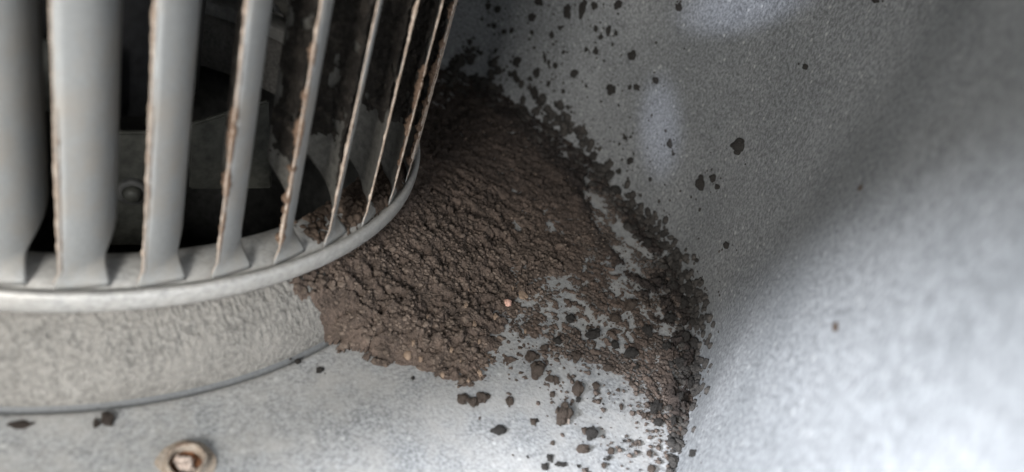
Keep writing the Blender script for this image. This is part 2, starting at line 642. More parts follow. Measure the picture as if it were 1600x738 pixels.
# brown dirt lying on the ring's shelf, right hand half
nt_, nr2 = 420, 30
tg = np.linspace(TH0 + 3.9 * D, TH0 + 10 * D, nt_)[:, None] + np.zeros((1, nr2))
rg = np.zeros((nt_, 1)) + np.linspace(0.872, 0.997, nr2)[None, :]
w1, w2, _ = worley(tg * 42, rg * 42, 77)
h = 0.020 * np.minimum(w2 - w1, 0.6) + 0.03 * (fbm(tg * 26, rg * 26, 78, 4) - 0.42)
h += 0.016 * smooth(TH0 + 4.2 * D, TH0 + 5.6 * D, tg) - 0.004 - 0.03 * smooth(0.975, 0.999, rg)
keep = (h > 0).ravel()
v = np.stack([rg * np.cos(tg), rg * np.sin(tg), h - 0.015], -1).reshape(-1, 3)
f = grid_faces(nt_, nr2)
f = f[keep[f].any(1)]
v, f = compact(v, f)
o = wpart('shelf_dirt', mesh_of('shelf_dirt', v, f, M_SHELF))
o['kind'] = 'stuff'

# ------------------------------------------------------------------ motor and its bracket inside the wheel


def add_box(bm, lo, hi, bev=0.0):
    g = bmesh.ops.create_cube(bm, size=1)
    c = (Vector(lo) + Vector(hi)) / 2
    d = Vector(hi) - Vector(lo)
    for q in g['verts']:
        q.co = Vector((q.co.x * d.x, q.co.y * d.y, q.co.z * d.z)) + c
    if bev:
        es = list({e for q in g['verts'] for e in q.link_edges})
        bmesh.ops.bevel(bm, geom=es, offset=bev, segments=2, affect='EDGES')


def bm_mesh(name, bm, mat, smooth_=False):
    for q in bm.verts:
        q.co *= S
    me = bpy.data.meshes.new(name)
    bm.to_mesh(me)
    bm.free()
    me.materials.append(mat)
    if smooth_:
        me.polygons.foreach_set('use_smooth', np.ones(len(me.polygons), dtype=bool))
    return me


def lathe_at(profile, n=40):
    return lathe(profile, -math.pi, math.pi, n)


def in_wheel(x, y, d):
    """point behind the blades along the sight line (x, y), d from the axis towards the camera"""
    h = pixel_ray(x, y)
    flat = Vector((CP.x, CP.y, 0)).normalized()
    t = (d - Vector((CP.x, CP.y, 0)).dot(flat)) / Vector((h.x, h.y, 0)).dot(flat)
    return CP + h * t


motor = thing(empty('fan_motor', (0, 0, 0.2)), 'dark motor with bolted bracket half hidden inside the fan wheel behind the blades', 'motor')


def mpart(name, me, parent=None):
    o = link(name, me, parent or motor)
    if parent is None:
        o.location = (0, 0, -0.2 * S)
    return o


q0 = in_wheel(212, 96, 0.40)
q1 = in_wheel(212, 204, 0.40)
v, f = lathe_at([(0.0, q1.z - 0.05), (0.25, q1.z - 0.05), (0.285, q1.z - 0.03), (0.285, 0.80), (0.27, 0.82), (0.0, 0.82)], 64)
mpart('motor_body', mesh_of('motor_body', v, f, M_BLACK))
rq = 0.345
v, f = lathe([(rq, q1.z), (rq + 0.012, q1.z + 0.004), (rq + 0.012, q0.z - 0.004), (rq, q0.z), (rq - 0.008, q0.z - 0.004), (rq - 0.008, q1.z + 0.004), (rq, q1.z)],
             math.radians(-150), math.radians(-84), 40)
mpart('motor_strap', mesh_of('motor_strap', v, f, M_MOTOR))
v, f = lathe_at([(0.0, 0.98), (0.045, 0.98), (0.045, q0.z), (0.0, q0.z)], 24)
mpart('motor_shaft', mesh_of('motor_shaft', v, f, M_HUB))
# bracket: an upright strap in front of the motor, its foot bent towards the inlet, and a slanted arm to the right
pa, pb = in_wheel(150, 208, 0.47), in_wheel(262, 208, 0.47)
pc, pd = in_wheel(150, 385, 0.47), in_wheel(262, 385, 0.47)
nn = (Vector((CP.x, CP.y, 0)).normalized()) * 0.02
bm = bmesh.new()
vs = [bm.verts.new(q) for q in (pa, pb, pd, pc)] + [bm.verts.new(q - nn) for q in (pa, pb, pd, pc)]
for a in ((0, 3, 2, 1), (4, 5, 6, 7), (0, 1, 5, 4), (1, 2, 6, 5), (2, 3, 7, 6), (3, 0, 4, 7)):
    bm.faces.new([vs[i] for i in a])
bmesh.ops.recalc_face_normals(bm, faces=bm.faces)
bmesh.ops.bevel(bm, geom=list(bm.edges), offset=0.006, segments=2, affect='EDGES')
bracket = mpart('bracket', bm_mesh('bracket', bm, M_MOTOR))
pts4 = [in_wheel(296, 196, 0.36), in_wheel(420, 158, 0.30), in_wheel(425, 296, 0.30), in_wheel(296, 297, 0.36)]
bm = bmesh.new()
vs = [bm.verts.new(q) for q in pts4] + [bm.verts.new(q - nn) for q in pts4]
for a in ((0, 3, 2, 1), (4, 5, 6, 7), (0, 1, 5, 4), (1, 2, 6, 5), (2, 3, 7, 6), (3, 0, 4, 7)):
    bm.faces.new([vs[i] for i in a])
bmesh.ops.recalc_face_normals(bm, faces=bm.faces)
bmesh.ops.bevel(bm, geom=list(bm.edges), offset=0.006, segments=2, affect='EDGES')
mpart('bracket_arm', bm_mesh('bracket_arm', bm, M_MOTOR))
# bolt in the bracket: washer, domed head
bc = in_wheel(207, 303, 0.49)
dirn = Vector((CP.x, CP.y, 0)).normalized()
rotm = dirn.to_track_quat('Z', 'Y').to_matrix()


def turned(name, prof, n, mat, c, rotation):
    v, f = lathe_at(prof, n)
    v = v @ np.array(rotation.transposed()) + np.array(c)
    return mesh_of(name, v, f, mat)


bolt = mpart('bolt', turned('bolt', [(0.0, 0.022), (0.012, 0.021), (0.020, 0.016), (0.024, 0.006), (0.024, -0.03)], 28, M_MOTOR, bc, rotm), bracket)
mpart('washer', turned('washer', [(0.026, 0.0), (0.036, 0.0), (0.040, -0.004), (0.040, -0.02)], 28, M_HUB, bc, rotm), bracket)

# ------------------------------------------------------------------ rusty hollow rivet on the side plate
rc, rn, rd, _ = seen(290, 727)
rivet = thing(empty('rusty_rivet', rc), 'rusty hollow rivet with a crumbling pale core at the lower edge of the plate', 'rivet')
v, f = lathe_at([(0.072, 0.0), (0.054, 0.006), (0.049, 0.022), (0.049, 0.046), (0.046, 0.053), (0.042, 0.054), (0.039, 0.048), (0.038, 0.004)], 52)
an = np.arctan2(v[:, 1], v[:, 0])
k = 1 + 0.12 * (fbm(an * 1.6 + 9, v[:, 2] * 20, 3, 3) - 0.5)
v[:, 0] *= k
v[:, 1] *= k
v[:, 2] *= 1 + 0.45 * (fbm(an * 2.2 + 3, v[:, 2] * 5, 6, 3) - 0.5)
link('rim', mesh_of('rim', v, f, M_DRYRIM), rivet)
v, f = lathe_at([(0.0, 0.004), (0.040, 0.004), (0.0405, 0.046), (0.0425, 0.056)], 52)
an = np.arctan2(v[:, 1], v[:, 0])
k = 1 + 0.10 * (fbm(an * 2 + 4, v[:, 2] * 30, 8, 3) - 0.55)
v[:, :2] *= k[:, None]
link('rust_lining', mesh_of('rust_lining', v, f, M_RUST), rivet)
for i, (cx_, cy_, rr_, hh_, mt_) in enumerate([(0.0, -0.004, 0.020, 0.034, M_PALE), (-0.014, 0.012, 0.014, 0.028, M_PALE), (0.014, 0.010, 0.012, 0.022, M_RUST), (0.006, -0.020, 0.013, 0.026, M_PALE)]):
    bm = bmesh.new()
    bmesh.ops.create_icosphere(bm, subdivisions=3, radius=1.0)
    for q in bm.verts:
        p = q.co.copy()
        k = 1 + 0.45 * mnoise.noise(p * 1.7 + Vector((i * 5.0, 0, 0))) + 0.25 * mnoise.noise(p * 4.2 + Vector((0, i * 3.0, 0)))
        q.co = Vector((p.x * rr_ * k + cx_, p.y * rr_ * k + cy_, (p.z * 0.5 + 0.5) * hh_ * k))
    link('core', bm_mesh('core', bm, mt_, True), rivet)

rivet.scale = (0.86, 0.86, 0.5)
rivet.rotation_euler = (math.radians(8), math.radians(-3), 0)

# ------------------------------------------------------------------ dirt mat on side plate, inlet ring and foot of the wall


def ground_poly(pix):
    out = []
    for x, y in pix:
        d = pixel_ray(x, y)
        h = FLOOR_BVH.ray_cast(CP, d)[0] or CP + d * ((ZF - CP.z) / d.z)
        out.append((h.x, h.y))
    return np.array(out)


def sdist(px, py, poly):
    """signed distance to a polygon, positive inside"""
    d = np.full(px.shape, 1e9)
    ins = np.zeros(px.shape, bool)
    n = len(poly)
    for i in range(n):
        ax, ay = poly[i]
        bx, by = poly[(i + 1) % n]
        ex, ey = bx - ax, by - ay
        t = np.clip(((px - ax) * ex + (py - ay) * ey) / (ex * ex + ey * ey), 0, 1)
        d = np.minimum(d, np.hypot(px - ax - t * ex, py - ay - t * ey))
        c = (ay > py) != (by > py)
        with np.errstate(divide='ignore', invalid='ignore'):
            ins ^= c & (px < (bx - ax) * (py - ay) / (by - ay) + ax)
    return np.where(ins, d, -d)


CORE = ground_poly([(438, 447), (462, 470), (490, 497), (500, 522), (512, 552), (560, 566), (610, 580), (650, 588), (685, 604), (715, 618),
                    (742, 620), (768, 596), (790, 560), (806, 522), (845, 478), (890, 440), (930, 410), (955, 385), (935, 330),
                    (905, 275), (850, 205), (790, 165), (735, 130), (690, 105), (600, 60), (470, 180), (380, 330)])
LOOSE = ground_poly([(760, 560), (800, 610), (850, 600), (880, 560), (940, 570), (985, 600), (1010, 650), (1052, 690), (1085, 640),
                     (1098, 560), (1098, 440), (1050, 385), (990, 330), (930, 270), (880, 330), (880, 420)])
FOOT = ground_poly([(690, 95), (760, 135), (850, 180), (930, 250), (990, 330), (1050, 390), (1100, 450), (1104, 560), (1090, 650), (1058, 700),
                    (1034, 650), (1025, 560), (1010, 500), (975, 440), (940, 400), (900, 340), (850, 260), (760, 180)])

gs = 0.0040
gx, gy = np.meshgrid(np.arange(0.22, 2.20, gs), np.arange(-1.55, 1.5, gs))
sd_c, sd_l, sd_f = sdist(gx, gy, CORE), sdist(gx, gy, LOOSE), sdist(gx, gy, FOOT)
warpx = gx + 0.02 * (fbm(gx * 14, gy * 14, 50, 3) - 0.5)
warpy = gy + 0.02 * (fbm(gx * 14, gy * 14, 60, 3) - 0.5)
a1, a2, ca = worley(warpx * 30, warpy * 30, 1)
b1, b2, cb = worley(warpx * 66, warpy * 66, 2)
e1, e2, _ = worley(gx * 105, gy * 105, 7)
clods = 0.008 * np.sqrt(np.clip(a2 - a1, 0, 0.7)) * (0.2 + 1.1 * ca) + 0.009 * np.sqrt(np.clip(b2 - b1, 0, 0.7)) * (0.2 + cb) + 0.006 * np.sqrt(np.clip(e2 - e1, 0, 0.7))
ridge = 1 - np.abs(2 * fbm(warpx * 11 + 0.4 * warpy, warpy * 17, 75, 4) - 1)
rough = (0.040 + 0.010 * smooth(-0.35, -0.9, gy)) * (fbm(gx * 30, gy * 30, 70, 5) - 0.5) - 0.020 * smooth(0.90, 1.0, ridge)
swell = 0.030 * (fbm(gx * 3.2, gy * 3.2, 80, 3) - 0.4)
core_e = sd_c + 0.05 * (fbm(gx * 12, gy * 12, 81, 4) - 0.5)
# towards the wall the mat breaks up
open_ = smooth(1.32, 1.62, gx + 0.25 * gy) * smooth(-0.16, -0.40, gy)
core = smooth(-0.02, 0.09, core_e) * (1 - open_ * smooth(0.34, 0.10, sd_c) * 0.62)
fine_n = 0.35 * fbm(gx * 14, gy * 14, 90, 4) + 0.65 * fbm(gx * 58, gy * 58, 95, 3)
loose = smooth(-0.05, 0.08, sd_l) * smooth(0.47, 0.58, fine_n + 0.05 * smooth(0.0, 0.10, sd_f) + 0.06 * smooth(-0.22, -0.02, sd_c)) * 0.75
foot = smooth(-0.03, 0.06, sd_f) * smooth(0.46, 0.55, fine_n + 0.05 * smooth(0.2, -0.4, gx - 1.9))
GAP = ground_poly([(922, 296), (945, 306), (985, 365), (1024, 418), (1004, 436), (962, 392), (930, 350)])
sd_g = sdist(gx, gy, GAP)
foot = foot * (1 - smooth(-0.03, 0.02, sd_g + 0.10 * (fine_n - 0.5)))
core = core * (1 - smooth(-0.03, 0.02, sd_g + 0.10 * (fine_n - 0.5)))
loose = loose * (1 - smooth(-0.03, 0.02, sd_g))
amount = np.maximum(core, np.maximum(loose * 0.7, foot * 0.8))
h = amount * (0.013 + clods * (0.55 + 0.45 * smooth(0.1, -0.6, gy)) + rough + 0.6 * np.clip(swell, -0.01, 0.04)) - 0.006
h = h + foot * 0.006 * smooth(0.02, 0.12, sd_f)
rad = np.hypot(gx, gy)
base = np.where(rad < 1.12, floor_z(np.clip(rad, 0.93, 9)), ZF)
base = np.where(rad < 1.13, np.maximum(base, ZF - 0.002), base)
wall_r = np.interp(np.arctan2(gy, gx), np.radians([-60, -46, -33, -20, -8, 6, 20, 34, 52]), [2.07, 2.085, 2.11, 2.115, 2.10, 2.065, 2.01, 1.93, 1.84])
keepv = (h > 0.0006) & (rad > 0.935) & (rad < wall_r - 0.005)
fill = np.interp(rad, [0.93, 0.97, 1.10, 1.28, 1.45], [-0.10, -0.125, -0.19, -0.245, ZF]) + 0.03 * (fbm(gx * 8, gy * 8, 36, 4) - 0.5)
base0 = base
base = base + np.maximum(fill - base, 0) * smooth(0.0, 0.13, core_e)
vz = base + np.maximum(h, 0.0)
grid = np.stack([gx, gy, vz], -1).reshape(-1, 3)
f = grid_faces(*gx.shape)
kv = keepv.ravel()
hit = kv[f].sum(1) >= 2
f = f[hit & (rad.ravel()[f] > 0.93).all(1) & (rad.ravel()[f] < wall_r.ravel()[f]).all(1)]
low = (~kv)
grid[low, 2] = base0.ravel()[low] - 0.003
soil_shade = np.maximum(smooth(-0.02, 0.08, sd_f + 0.12 * (fbm(gx * 9, gy * 9, 33, 4) - 0.5)), 0.7 * smooth(-0.55, 0.35, gy + 0.5 * (fbm(gx * 4, gy * 4, 34, 4) - 0.5)))  # wall-foot dirt darker; greyer dust and the wheel's shade painted in towards the back
soil_shade = soil_shade.ravel()[np.unique(f)]
v, f = compact(grid, f)
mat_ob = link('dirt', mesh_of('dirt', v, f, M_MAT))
att = mat_ob.data.attributes.new('soil_shade', 'FLOAT', 'POINT')
att.data.foreach_set('value', soil_shade.astype(np.float32))
thing(mat_ob, 'thick mat of crumbly brown dirt between the fan wheel and the scroll wall', 'dirt', kind='stuff')

# ------------------------------------------------------------------ crumbs


def crumb_shape(seed, sub, flat=1.0):
    bm = bmesh.new()
    bmesh.ops.create_icosphere(bm, subdivisions=sub, radius=1.0)
    for q in bm.verts:
        p = q.co.copy()
        k = 1 + 0.30 * (mnoise.noise(p * 1.3 + Vector((seed * 3.1, 0, 0)))) + 0.22 * mnoise.noise(p * 3.1 + Vector((0, seed * 2.3, 0))) + (0.16 * mnoise.noise(p * 7.0 + Vector((0, 0, seed))) if sub > 2 else 0)
        q.co = p * max(k, 0.45)
    bm.verts.ensure_lookup_table()
    v = np.array([q.co[:] for q in bm.verts])
    f = np.array([[x.index for x in q.verts] for q in bm.faces])
    bm.free()
    return v, f


SMALL = [crumb_shape(i, 1) for i in range(8)]


def clump_shape(seed):
    """an agglomerate: one crumb with several smaller ones grown onto it"""
    r = random.Random(seed)
    v0, f0 = crumb_shape(seed, 2)
    V, F = [v0 * 0.78], [f0]
    n = len(v0)
    for i in range(r.randint(5, 8)):
        v1, f1 = crumb_shape(seed * 7 + i, 2 if i < 3 else 1)
        a = r.uniform(0, 6.283)
        q = r.uniform(0.5, 0.85)
        k = r.uniform(0.22, 0.50)
        V.append(v1 * k + np.array([math.cos(a) * q, math.sin(a) * q, r.uniform(-0.3, 0.35)]))
        F.append(f1 + n)
        n += len(v1)
    return np.concatenate(V), np.concatenate(F)


BIG = [clump_shape(20 + i) for i in range(10)]


def frame(n, spin):
    t = Vector(n).orthogonal().normalized()
    b = Vector(n).cross(t)
    c, s = math.cos(spin), math.sin(spin)
    t2 = t * c + b * s
    return np.array([t2, Vector(n).cross(t2), Vector(n)])


def scatter(name, spots, mat):
    """one mesh of many tiny crumbs; spots of (place, normal, size)"""
    V, F, base_ = [], [], 0
    for loc, n, r in spots:
        v, f = SMALL[random.randrange(8)]
        sc = np.array([random.uniform(0.7, 1.35), random.uniform(0.7, 1.2), random.uniform(0.5, 0.85)]) * r
        m = frame(n, random.uniform(0, 6.28))
        V.append((v * sc) @ m + np.array(loc) + np.array(n) * r * 0.25)
        F.append(f + base_)
        base_ += len(v)
    return link(name, mesh_of(name, np.concatenate(V), np.concatenate(F), mat))


UPV = Vector((0, 0, 1))


def floor_spots(poly, count, rlo, rhi, fn=None):
    out = []
    lo, hi = poly.min(0), poly.max(0)
    while len(out) < count:
        xy = RNG.uniform(lo, hi, (600, 2))
        sd = sdist(xy[:, 0], xy[:, 1], poly)
        acc = sd > 0 if fn is None else RNG.uniform(0, 1, 600) < fn(sd, xy)
        for x, y in xy[acc]:
            r = math.hypot(x, y)
            if r < 0.94 or r > 2.08:
                continue
            z = float(floor_z(r))
            out.append((Vector((x, y, z)), UPV, rlo * (rhi / rlo) ** (RNG.random() ** 2.0)))
    return out[:count]


NEAR = ground_poly([(640, 560), (700, 640), (800, 690), (860, 760), (1030, 760), (1058, 700), (1100, 600), (1100, 440), (960, 380), (800, 480)])
sp = floor_spots(LOOSE, 6200, 0.0018, 0.0105, lambda sd, xy: np.where(sd > 0, smooth(0.40, 0.62, fbm(xy[:, 0] * 9, xy[:, 1] * 9, 44, 3)), 0))
sp += floor_spots(NEAR, 2000, 0.0014, 0.0095, lambda sd, xy: np.where(sd > 0, 0.12 + 0.88 * smooth(0.42, 0.66, fbm(xy[:, 0] * 6, xy[:, 1] * 6, 47, 3)), 0))
thing(scatter('loose_crumbs', sp, M_DIRT), 'loose brown dirt crumbs scattered over the bare plate beside the mat', 'crumbs', kind='stuff')

# crumbs lying in the thick mat, some of them paler
zmap = {}


def mat_height(x, y):
    j, i = int(round((x - 0.22) / gs)), int(round((y + 1.55) / gs))
    if 0 <= i < gx.shape[0] and 0 <= j < gx.shape[1] and keepv[i, j]:
        return float(vz[i, j])
    return None


def on_mat(spots):
    out = []
    for p, n, r in spots:
        z = mat_height(p.x, p.y)
        if z is not None:
            out.append((Vector((p.x, p.y, z - r * 0.55)), n, r))
    return out


thing(scatter('mat_crumbs', on_mat(floor_spots(CORE, 5200, 0.0024, 0.0115, lambda sd, xy: np.where(sd > 0.004, 0.03 + 0.97 * smooth(-0.15, -0.85, xy[:, 1]), 0))), M_CRUMB), 'small crumbs standing out of the thick dirt mat', 'crumbs', kind='stuff')

# dark clumps along the foot of the wall, on wall and plate
sp = []
FOOTLINE = [(700, 108), (745, 128), (800, 155), (850, 186), (890, 222), (930, 258), (965, 300), (1005, 348), (1044, 398), (1074, 440), (1082, 490),
            (1080, 540), (1076, 600), (1066, 650), (1054, 700), (1048, 738)]
FW = [30, 34, 34, 30, 28, 26, 24, 22, 24, 26, 22, 24, 22, 18, 10, 6]
dens = [1.5, 1.5, 1.4, 1.2, 1.1, 1.0, 0.9, 0.9, 1.2, 1.3, 1.2, 1.3, 1.1, 0.8, 0.3, 0.2]
for i in range(len(FOOTLINE) - 1):
    (xa, ya), (xb, yb) = FOOTLINE[i], FOOTLINE[i + 1]
    L = math.hypot(xb - xa, yb - ya)
    nx, ny = -(yb - ya) / L, (xb - xa) / L
    for q in range(int(L * 1.7 * dens[i])):
        t = random.random()
        d = random.gauss(0, 0.55)
        w = FW[i] * (1 - t) + FW[i + 1] * t
        x, y = xa + (xb - xa) * t + nx * d * w, ya + (yb - ya) * t + ny * d * w
        clump = float(fbm(np.array([x / 22.0]), np.array([y / 22.0]), 71, 3)[0])
        if clump < 0.43:
            continue
        loc, n, dist, wl = seen(x, y)
        sp.append((loc, n, dist / FPX * random.choice((2.2, 3, 4, 5, 6, 7.5))))
thing(scatter('wall_foot_clumps', sp, M_DARK), 'dark dirt clumps caught along the fold between plate and scroll wall', 'dirt', kind='stuff')

# fine specks on the wall
sp = []
while len(sp) < 260:
    x, y = random.uniform(715, 1130), random.uniform(0, 470)
    line = np.interp(x, [q[0] for q in FOOTLINE[:11]], [q[1] for q in FOOTLINE[:11]])
    if y > line:
        continue
    if random.random() > math.exp(-(line - y) / 70.0) * 0.8 + 0.18 * max(0, 1 - (x - 715) / 420.0):
        continue
    loc, n, dist, wl = seen(x, y)
    if wl:
        sp.append((loc, n, dist / FPX * random.choice((0.9, 1.2, 1.5, 2.0, 2.6))))
thing(scatter('fine_specks', sp, M_DARK), 'fine dark specks of dirt dusted over the upper scroll wall', 'specks', kind='stuff')


GRIT = []


# crumbs one can point at
SINGLED = {
    (843, 4): 'dark speck at the upper picture edge, above the wall specks next to the wheel',
    (888, 18): 'tall dark smear near the upper picture edge, left one of a close pair',
    (912, 14): 'tallest dark smear near the upper picture edge, right one of a close pair',
    (967, 8): 'round dark speck near the upper picture edge, right of the pair of tall smears',
    (1062, 13): 'lone dark speck near the upper picture edge, beside the bluish bright patch',
    (832, 26): 'round dark speck left of the two tall smears on the upper wall',
    (808, 96): 'upper of two upright dark smears one above the other near the dirt at the back',
    (807, 120): 'lower, longer of two upright dark smears one above the other near the back dirt',
    (852, 90): 'thin slanting dark streak in the middle of the upper wall specks',
    (989, 87): 'large round dark speck on the bare wall above the bluish streak',
    (1026, 125): 'oval dark speck on the wall just above the bluish streak',
    (957, 140): 'drop shaped dark speck left of and above the bluish streak on the wall',
    (1048, 225): 'dark upright speck on the right rim of the bluish streak',
    (986, 252): 'dark oval speck on the wall left of the lower end of the bluish streak',
    (1017, 281): 'tiny dark speck below the bluish streak on the wall',
    (872, 165): 'flat dark clod at the upper end of the row along the wall foot',
    (928, 262): 'dark clod on the wall foot just above the bare bright gap',
    (961, 300): 'wide brown black clod over the bare bright gap at the wall foot',
    (1018, 357): 'thin upright dark clod standing highest over the middle of the wall foot',
    (1063, 397): 'small upright dark clod just off the row, right of the middle of the wall foot',
    (1090, 408): 'small dark clod on the wall right of the row, below the lone upright speck',
    (1082, 452): 'tall dark clod at the rightmost bulge of the wall foot dirt, its upper end',
    (1075, 605): 'dark clod near the lower end of the wall foot dirt by the bright wall',
    (1050, 662): 'lowest dark clod of the row along the wall foot',
    (838, 583): 'big brown crumb cluster just off the lower right edge of the mat',
    (900, 610): 'brown oval crumb above a smaller one, right of the crumb cluster',
    (985, 555): 'flat brown crumb between the loose crumbs and the wall foot dirt',
    (925, 525): 'brown crumb patch in the middle of the loose crumbs',
    (1022, 640): 'upper of two brown clods left of the lower end of the wall foot',
    (1028, 662): 'lower of two brown clods left of the lower end of the wall foot',
    (970, 637): 'thin slanting dark sliver on the bare plate left of the wall foot',
    (954, 706): 'pale spotted crumb near the lower picture edge, right of the round clod',
    (1017, 735): 'dark crumb at the lower picture edge left of the wall fold',
    (800, 714): 'small dark crumb near the lower edge, leftmost of the crumbs on the plate',
}


def lump(name, x, y, w, h_, label, cat, mat, group=None, flat=0.55, which=None, ang=0.0, sink=0.15, mesh_cache={}):
    """a single crumb seen at (x, y), w by h_ pixels, turned by ang in the plane it lies on"""
    GRIT.append((x, y, max(w, h_)))
    loc, n, dist, wl = seen(x, y)
    z = mat_height(loc.x, loc.y)
    if not wl and z is not None:
        loc = Vector((loc.x, loc.y, z))
    i = random.randrange(10) if which is None else which
    key = (i, mat.name)
    if key not in mesh_cache:
        mesh_cache[key] = mesh_of(name, *BIG[i], mat)
    o = link(name, mesh_cache[key])
    d = pixel_ray(x, y)

    def step(px, py):
        e = pixel_ray(px, py)
        return CP + e * ((loc - CP).dot(n) / e.dot(n)) - loc

    c_, s_ = math.cos(ang), math.sin(ang)
    e1 = step(x + c_ * w / 2, y - s_ * w / 2)
    e2 = step(x + s_ * h_ / 2, y + c_ * h_ / 2)
    U, sv, _ = np.linalg.svd(np.array([e1, e2]).T, full_matrices=False)
    flat_r = math.sqrt(w * h_) / 2 * dist / FPX
    sv = sv * 1.05
    rx, ry = min(sv[0], 1.35 * max(w, h_) / 2 * dist / FPX), max(sv[1], 0.5 * flat_r)
    rz = min(rx, ry) * flat * 1.9
    t = Vector(U[:, 0])
    b = n.cross(t)
    m = Matrix(((t.x, b.x, n.x), (t.y, b.y, n.y), (t.z, b.z, n.z)))
    o.matrix_world = Matrix.Translation((loc + n * rz * (0.5 - sink)) * S) @ m.to_4x4() @ Matrix.Diagonal((rx, ry, rz, 1))
    thing(o, SINGLED.get((x, y), label), cat, group)
    return o


lump('pebble', 791, 481, 15, 12, 'pale pink pebble, the only pink one, lying on the brown dirt', 'pebble', M_PINK, sink=0.0, which=3)
lump('flake', 815, 464, 20, 11, 'tan flake lying on the dirt just above the pink pebble', 'flake', M_FLAKE, flat=0.2, ang=-0.6, sink=-0.1, which=1)
lump('pebble', 735, 523, 12, 14, 'small buff crumb in the dirt mat, below and left of the pink pebble', 'pebble', M_FLAKE, sink=0.0)
lump('pebble', 634, 564, 18, 18, 'pale tan lump at the lower edge of the dirt mat near the bare plate', 'pebble', M_FLAKE, sink=0.0)
lump('dirt_clod', 1158, 229, 22, 24, 'dark olive clod alone out on the grey wall, the biggest there', 'clod', M_DARK, which=2)
lump('dirt_clod', 1097, 287, 11, 21, 'tall dark clod on the wall beside two smaller specks', 'clod', M_DARK, which=4)
lump('dirt_speck', 1116, 279, 8, 13, 'upper of two small dark specks beside the tall clod on the wall', 'speck', M_DARK)
lump('dirt_speck', 1122, 292, 11, 8, 'lower of two small dark specks beside the tall clod on the wall', 'speck', M_DARK)
lump('dirt_speck', 1260, 105, 9, 11, 'round dark speck high on the shaded wall, far right of the others', 'speck', M_DARK)
lump('dirt_speck', 1370, 2, 14, 8, 'dark speck on the wall cut by the upper edge of the picture', 'speck', M_DARK)
lump('dirt_speck', 1345, 294, 8, 11, 'faint brown speck on the wall between shade and light', 'speck', M_BROWN, flat=0.3)
lump('dirt_speck', 1307, 512, 9, 18, 'faint brown upright mark in the bright lower part of the wall', 'speck', M_BROWN, flat=0.3)
lump('dirt_speck', 1137, 384, 7, 13, 'small dark upright speck on the wall right of the foot clumps', 'speck', M_DARK)
lump('dirt_clod', 878, 652, 26, 34, 'large dark clod on the bare plate with a small pale stone on it', 'clod', M_CRUMB, which=5)
lump('pebble', 886, 661, 8, 7, 'tiny pale stone on the large clod of the bare plate', 'pebble', M_PALE, sink=-0.6)
lump('dirt_clod', 779, 676, 26, 17, 'dark two-lobed clod on the bare plate below the dirt mat', 'clod', M_DARK, which=6)
lump('dirt_clod', 721, 627, 20, 18, 'left one of three brown lumps at the lower tip of the dirt mat', 'clod', M_CRUMB, which=7)
lump('dirt_clod', 738, 631, 16, 18, 'middle and lowest of three brown lumps at the lower tip of the dirt mat', 'clod', M_CRUMB, which=2)
lump('dirt_clod', 753, 625, 20, 19, 'right one of three brown lumps at the lower tip of the dirt mat', 'clod', M_CRUMB, which=4)
lump('dirt_clod', 923, 680, 24, 16, 'dark clod on the bare plate above a smaller round one', 'clod', M_DARK, which=8, ang=-0.5)
lump('dirt_clod', 908, 703, 22, 15, 'round brown clod on the bare plate near the lower picture edge', 'clod', M_CRUMB, which=9)
lump('dirt_clod', 166, 658, 22, 22, 'dark blurred clod on the edge of the pressed groove', 'clod', M_DIRT, which=0)
lump('dirt_clod', 150, 663, 12, 14, 'small dark crumb left of the blurred clod by the groove', 'clod', M_DIRT, which=1)
lump('dirt_clod', 30, 665, 46, 12, 'long dark blurred smear of dirt at the far left below the groove', 'clod', M_DIRT, which=2, flat=0.3)
lump('dirt_clod', 796, 630, 14, 17, 'brown crumb alone on bare metal right of the mat tip', 'clod', M_CRUMB)
lump('dirt_speck', 500, 580, 11, 9, 'dark crumb on the plate below the end of the groove', 'speck', M_DARK)
lump('dirt_speck', 466, 567, 11, 9, 'dark crumb beside the lower edge of the groove', 'speck', M_DARK)
lump('dirt_speck', 645, 592, 6, 6, 'tiny black crumb just off the lower edge of the dirt mat', 'speck', M_DARK)
lump('dirt_speck', 1085, 709, 8, 17, 'dark upright speck at the foot of the bright wall', 'speck', M_DARK)

G1 = 'dark specks on the upper wall'
L1 = 'small dark dirt speck stuck high on the scroll wall near the wheel'
for x, y, w, h_ in [(764, 10, 9, 11), (778, 15, 10, 13), (843, 4, 13, 12), (832, 26, 12, 14), (888, 18, 11, 27), (912, 14, 10, 30), (930, 9, 10, 12), (967, 8, 13, 14),
                    (1062, 13, 10, 14), (773, 41, 7, 9), (788, 50, 7, 8), (800, 48, 7, 9), (832, 51, 6, 10), (863, 55, 8, 10), (876, 44, 6, 8), (932, 45, 6, 10), (939, 58, 7, 10),
                    (952, 48, 7, 16), (963, 53, 5, 9), (735, 66, 9, 9), (732, 81, 10, 10), (747, 80, 7, 7), (808, 96, 12, 18), (807, 120, 9, 26), (852, 90, 5, 15), (858, 98, 4, 12),
                    (869, 103, 8, 9), (881, 82, 5, 7), (917, 78, 6, 8), (932, 80, 8, 11), (840, 114, 9, 16), (898, 115, 11, 15), (989, 87, 14, 14), (1026, 125, 9, 12), (957, 140, 13, 17),
                    (996, 136, 7, 12), (985, 137, 5, 8), (837, 145, 12, 20), (846, 159, 14, 14), (772, 102, 8, 8), (775, 79, 6, 6), (874, 186, 13, 12), (889, 193, 7, 8), (904, 206, 9, 11),
                    (929, 244, 11, 15), (978, 216, 6, 8), (986, 252, 12, 11), (1048, 225, 7, 13), (1017, 281, 5, 7), (829, 124, 8, 8), (858, 131, 6, 10), (881, 143, 6, 8), (1053, 241, 4, 6)]:
    lump('dirt_speck', x, y, w, h_, L1, 'speck', M_DARK, G1, ang=random.uniform(-0.3, 0.3))

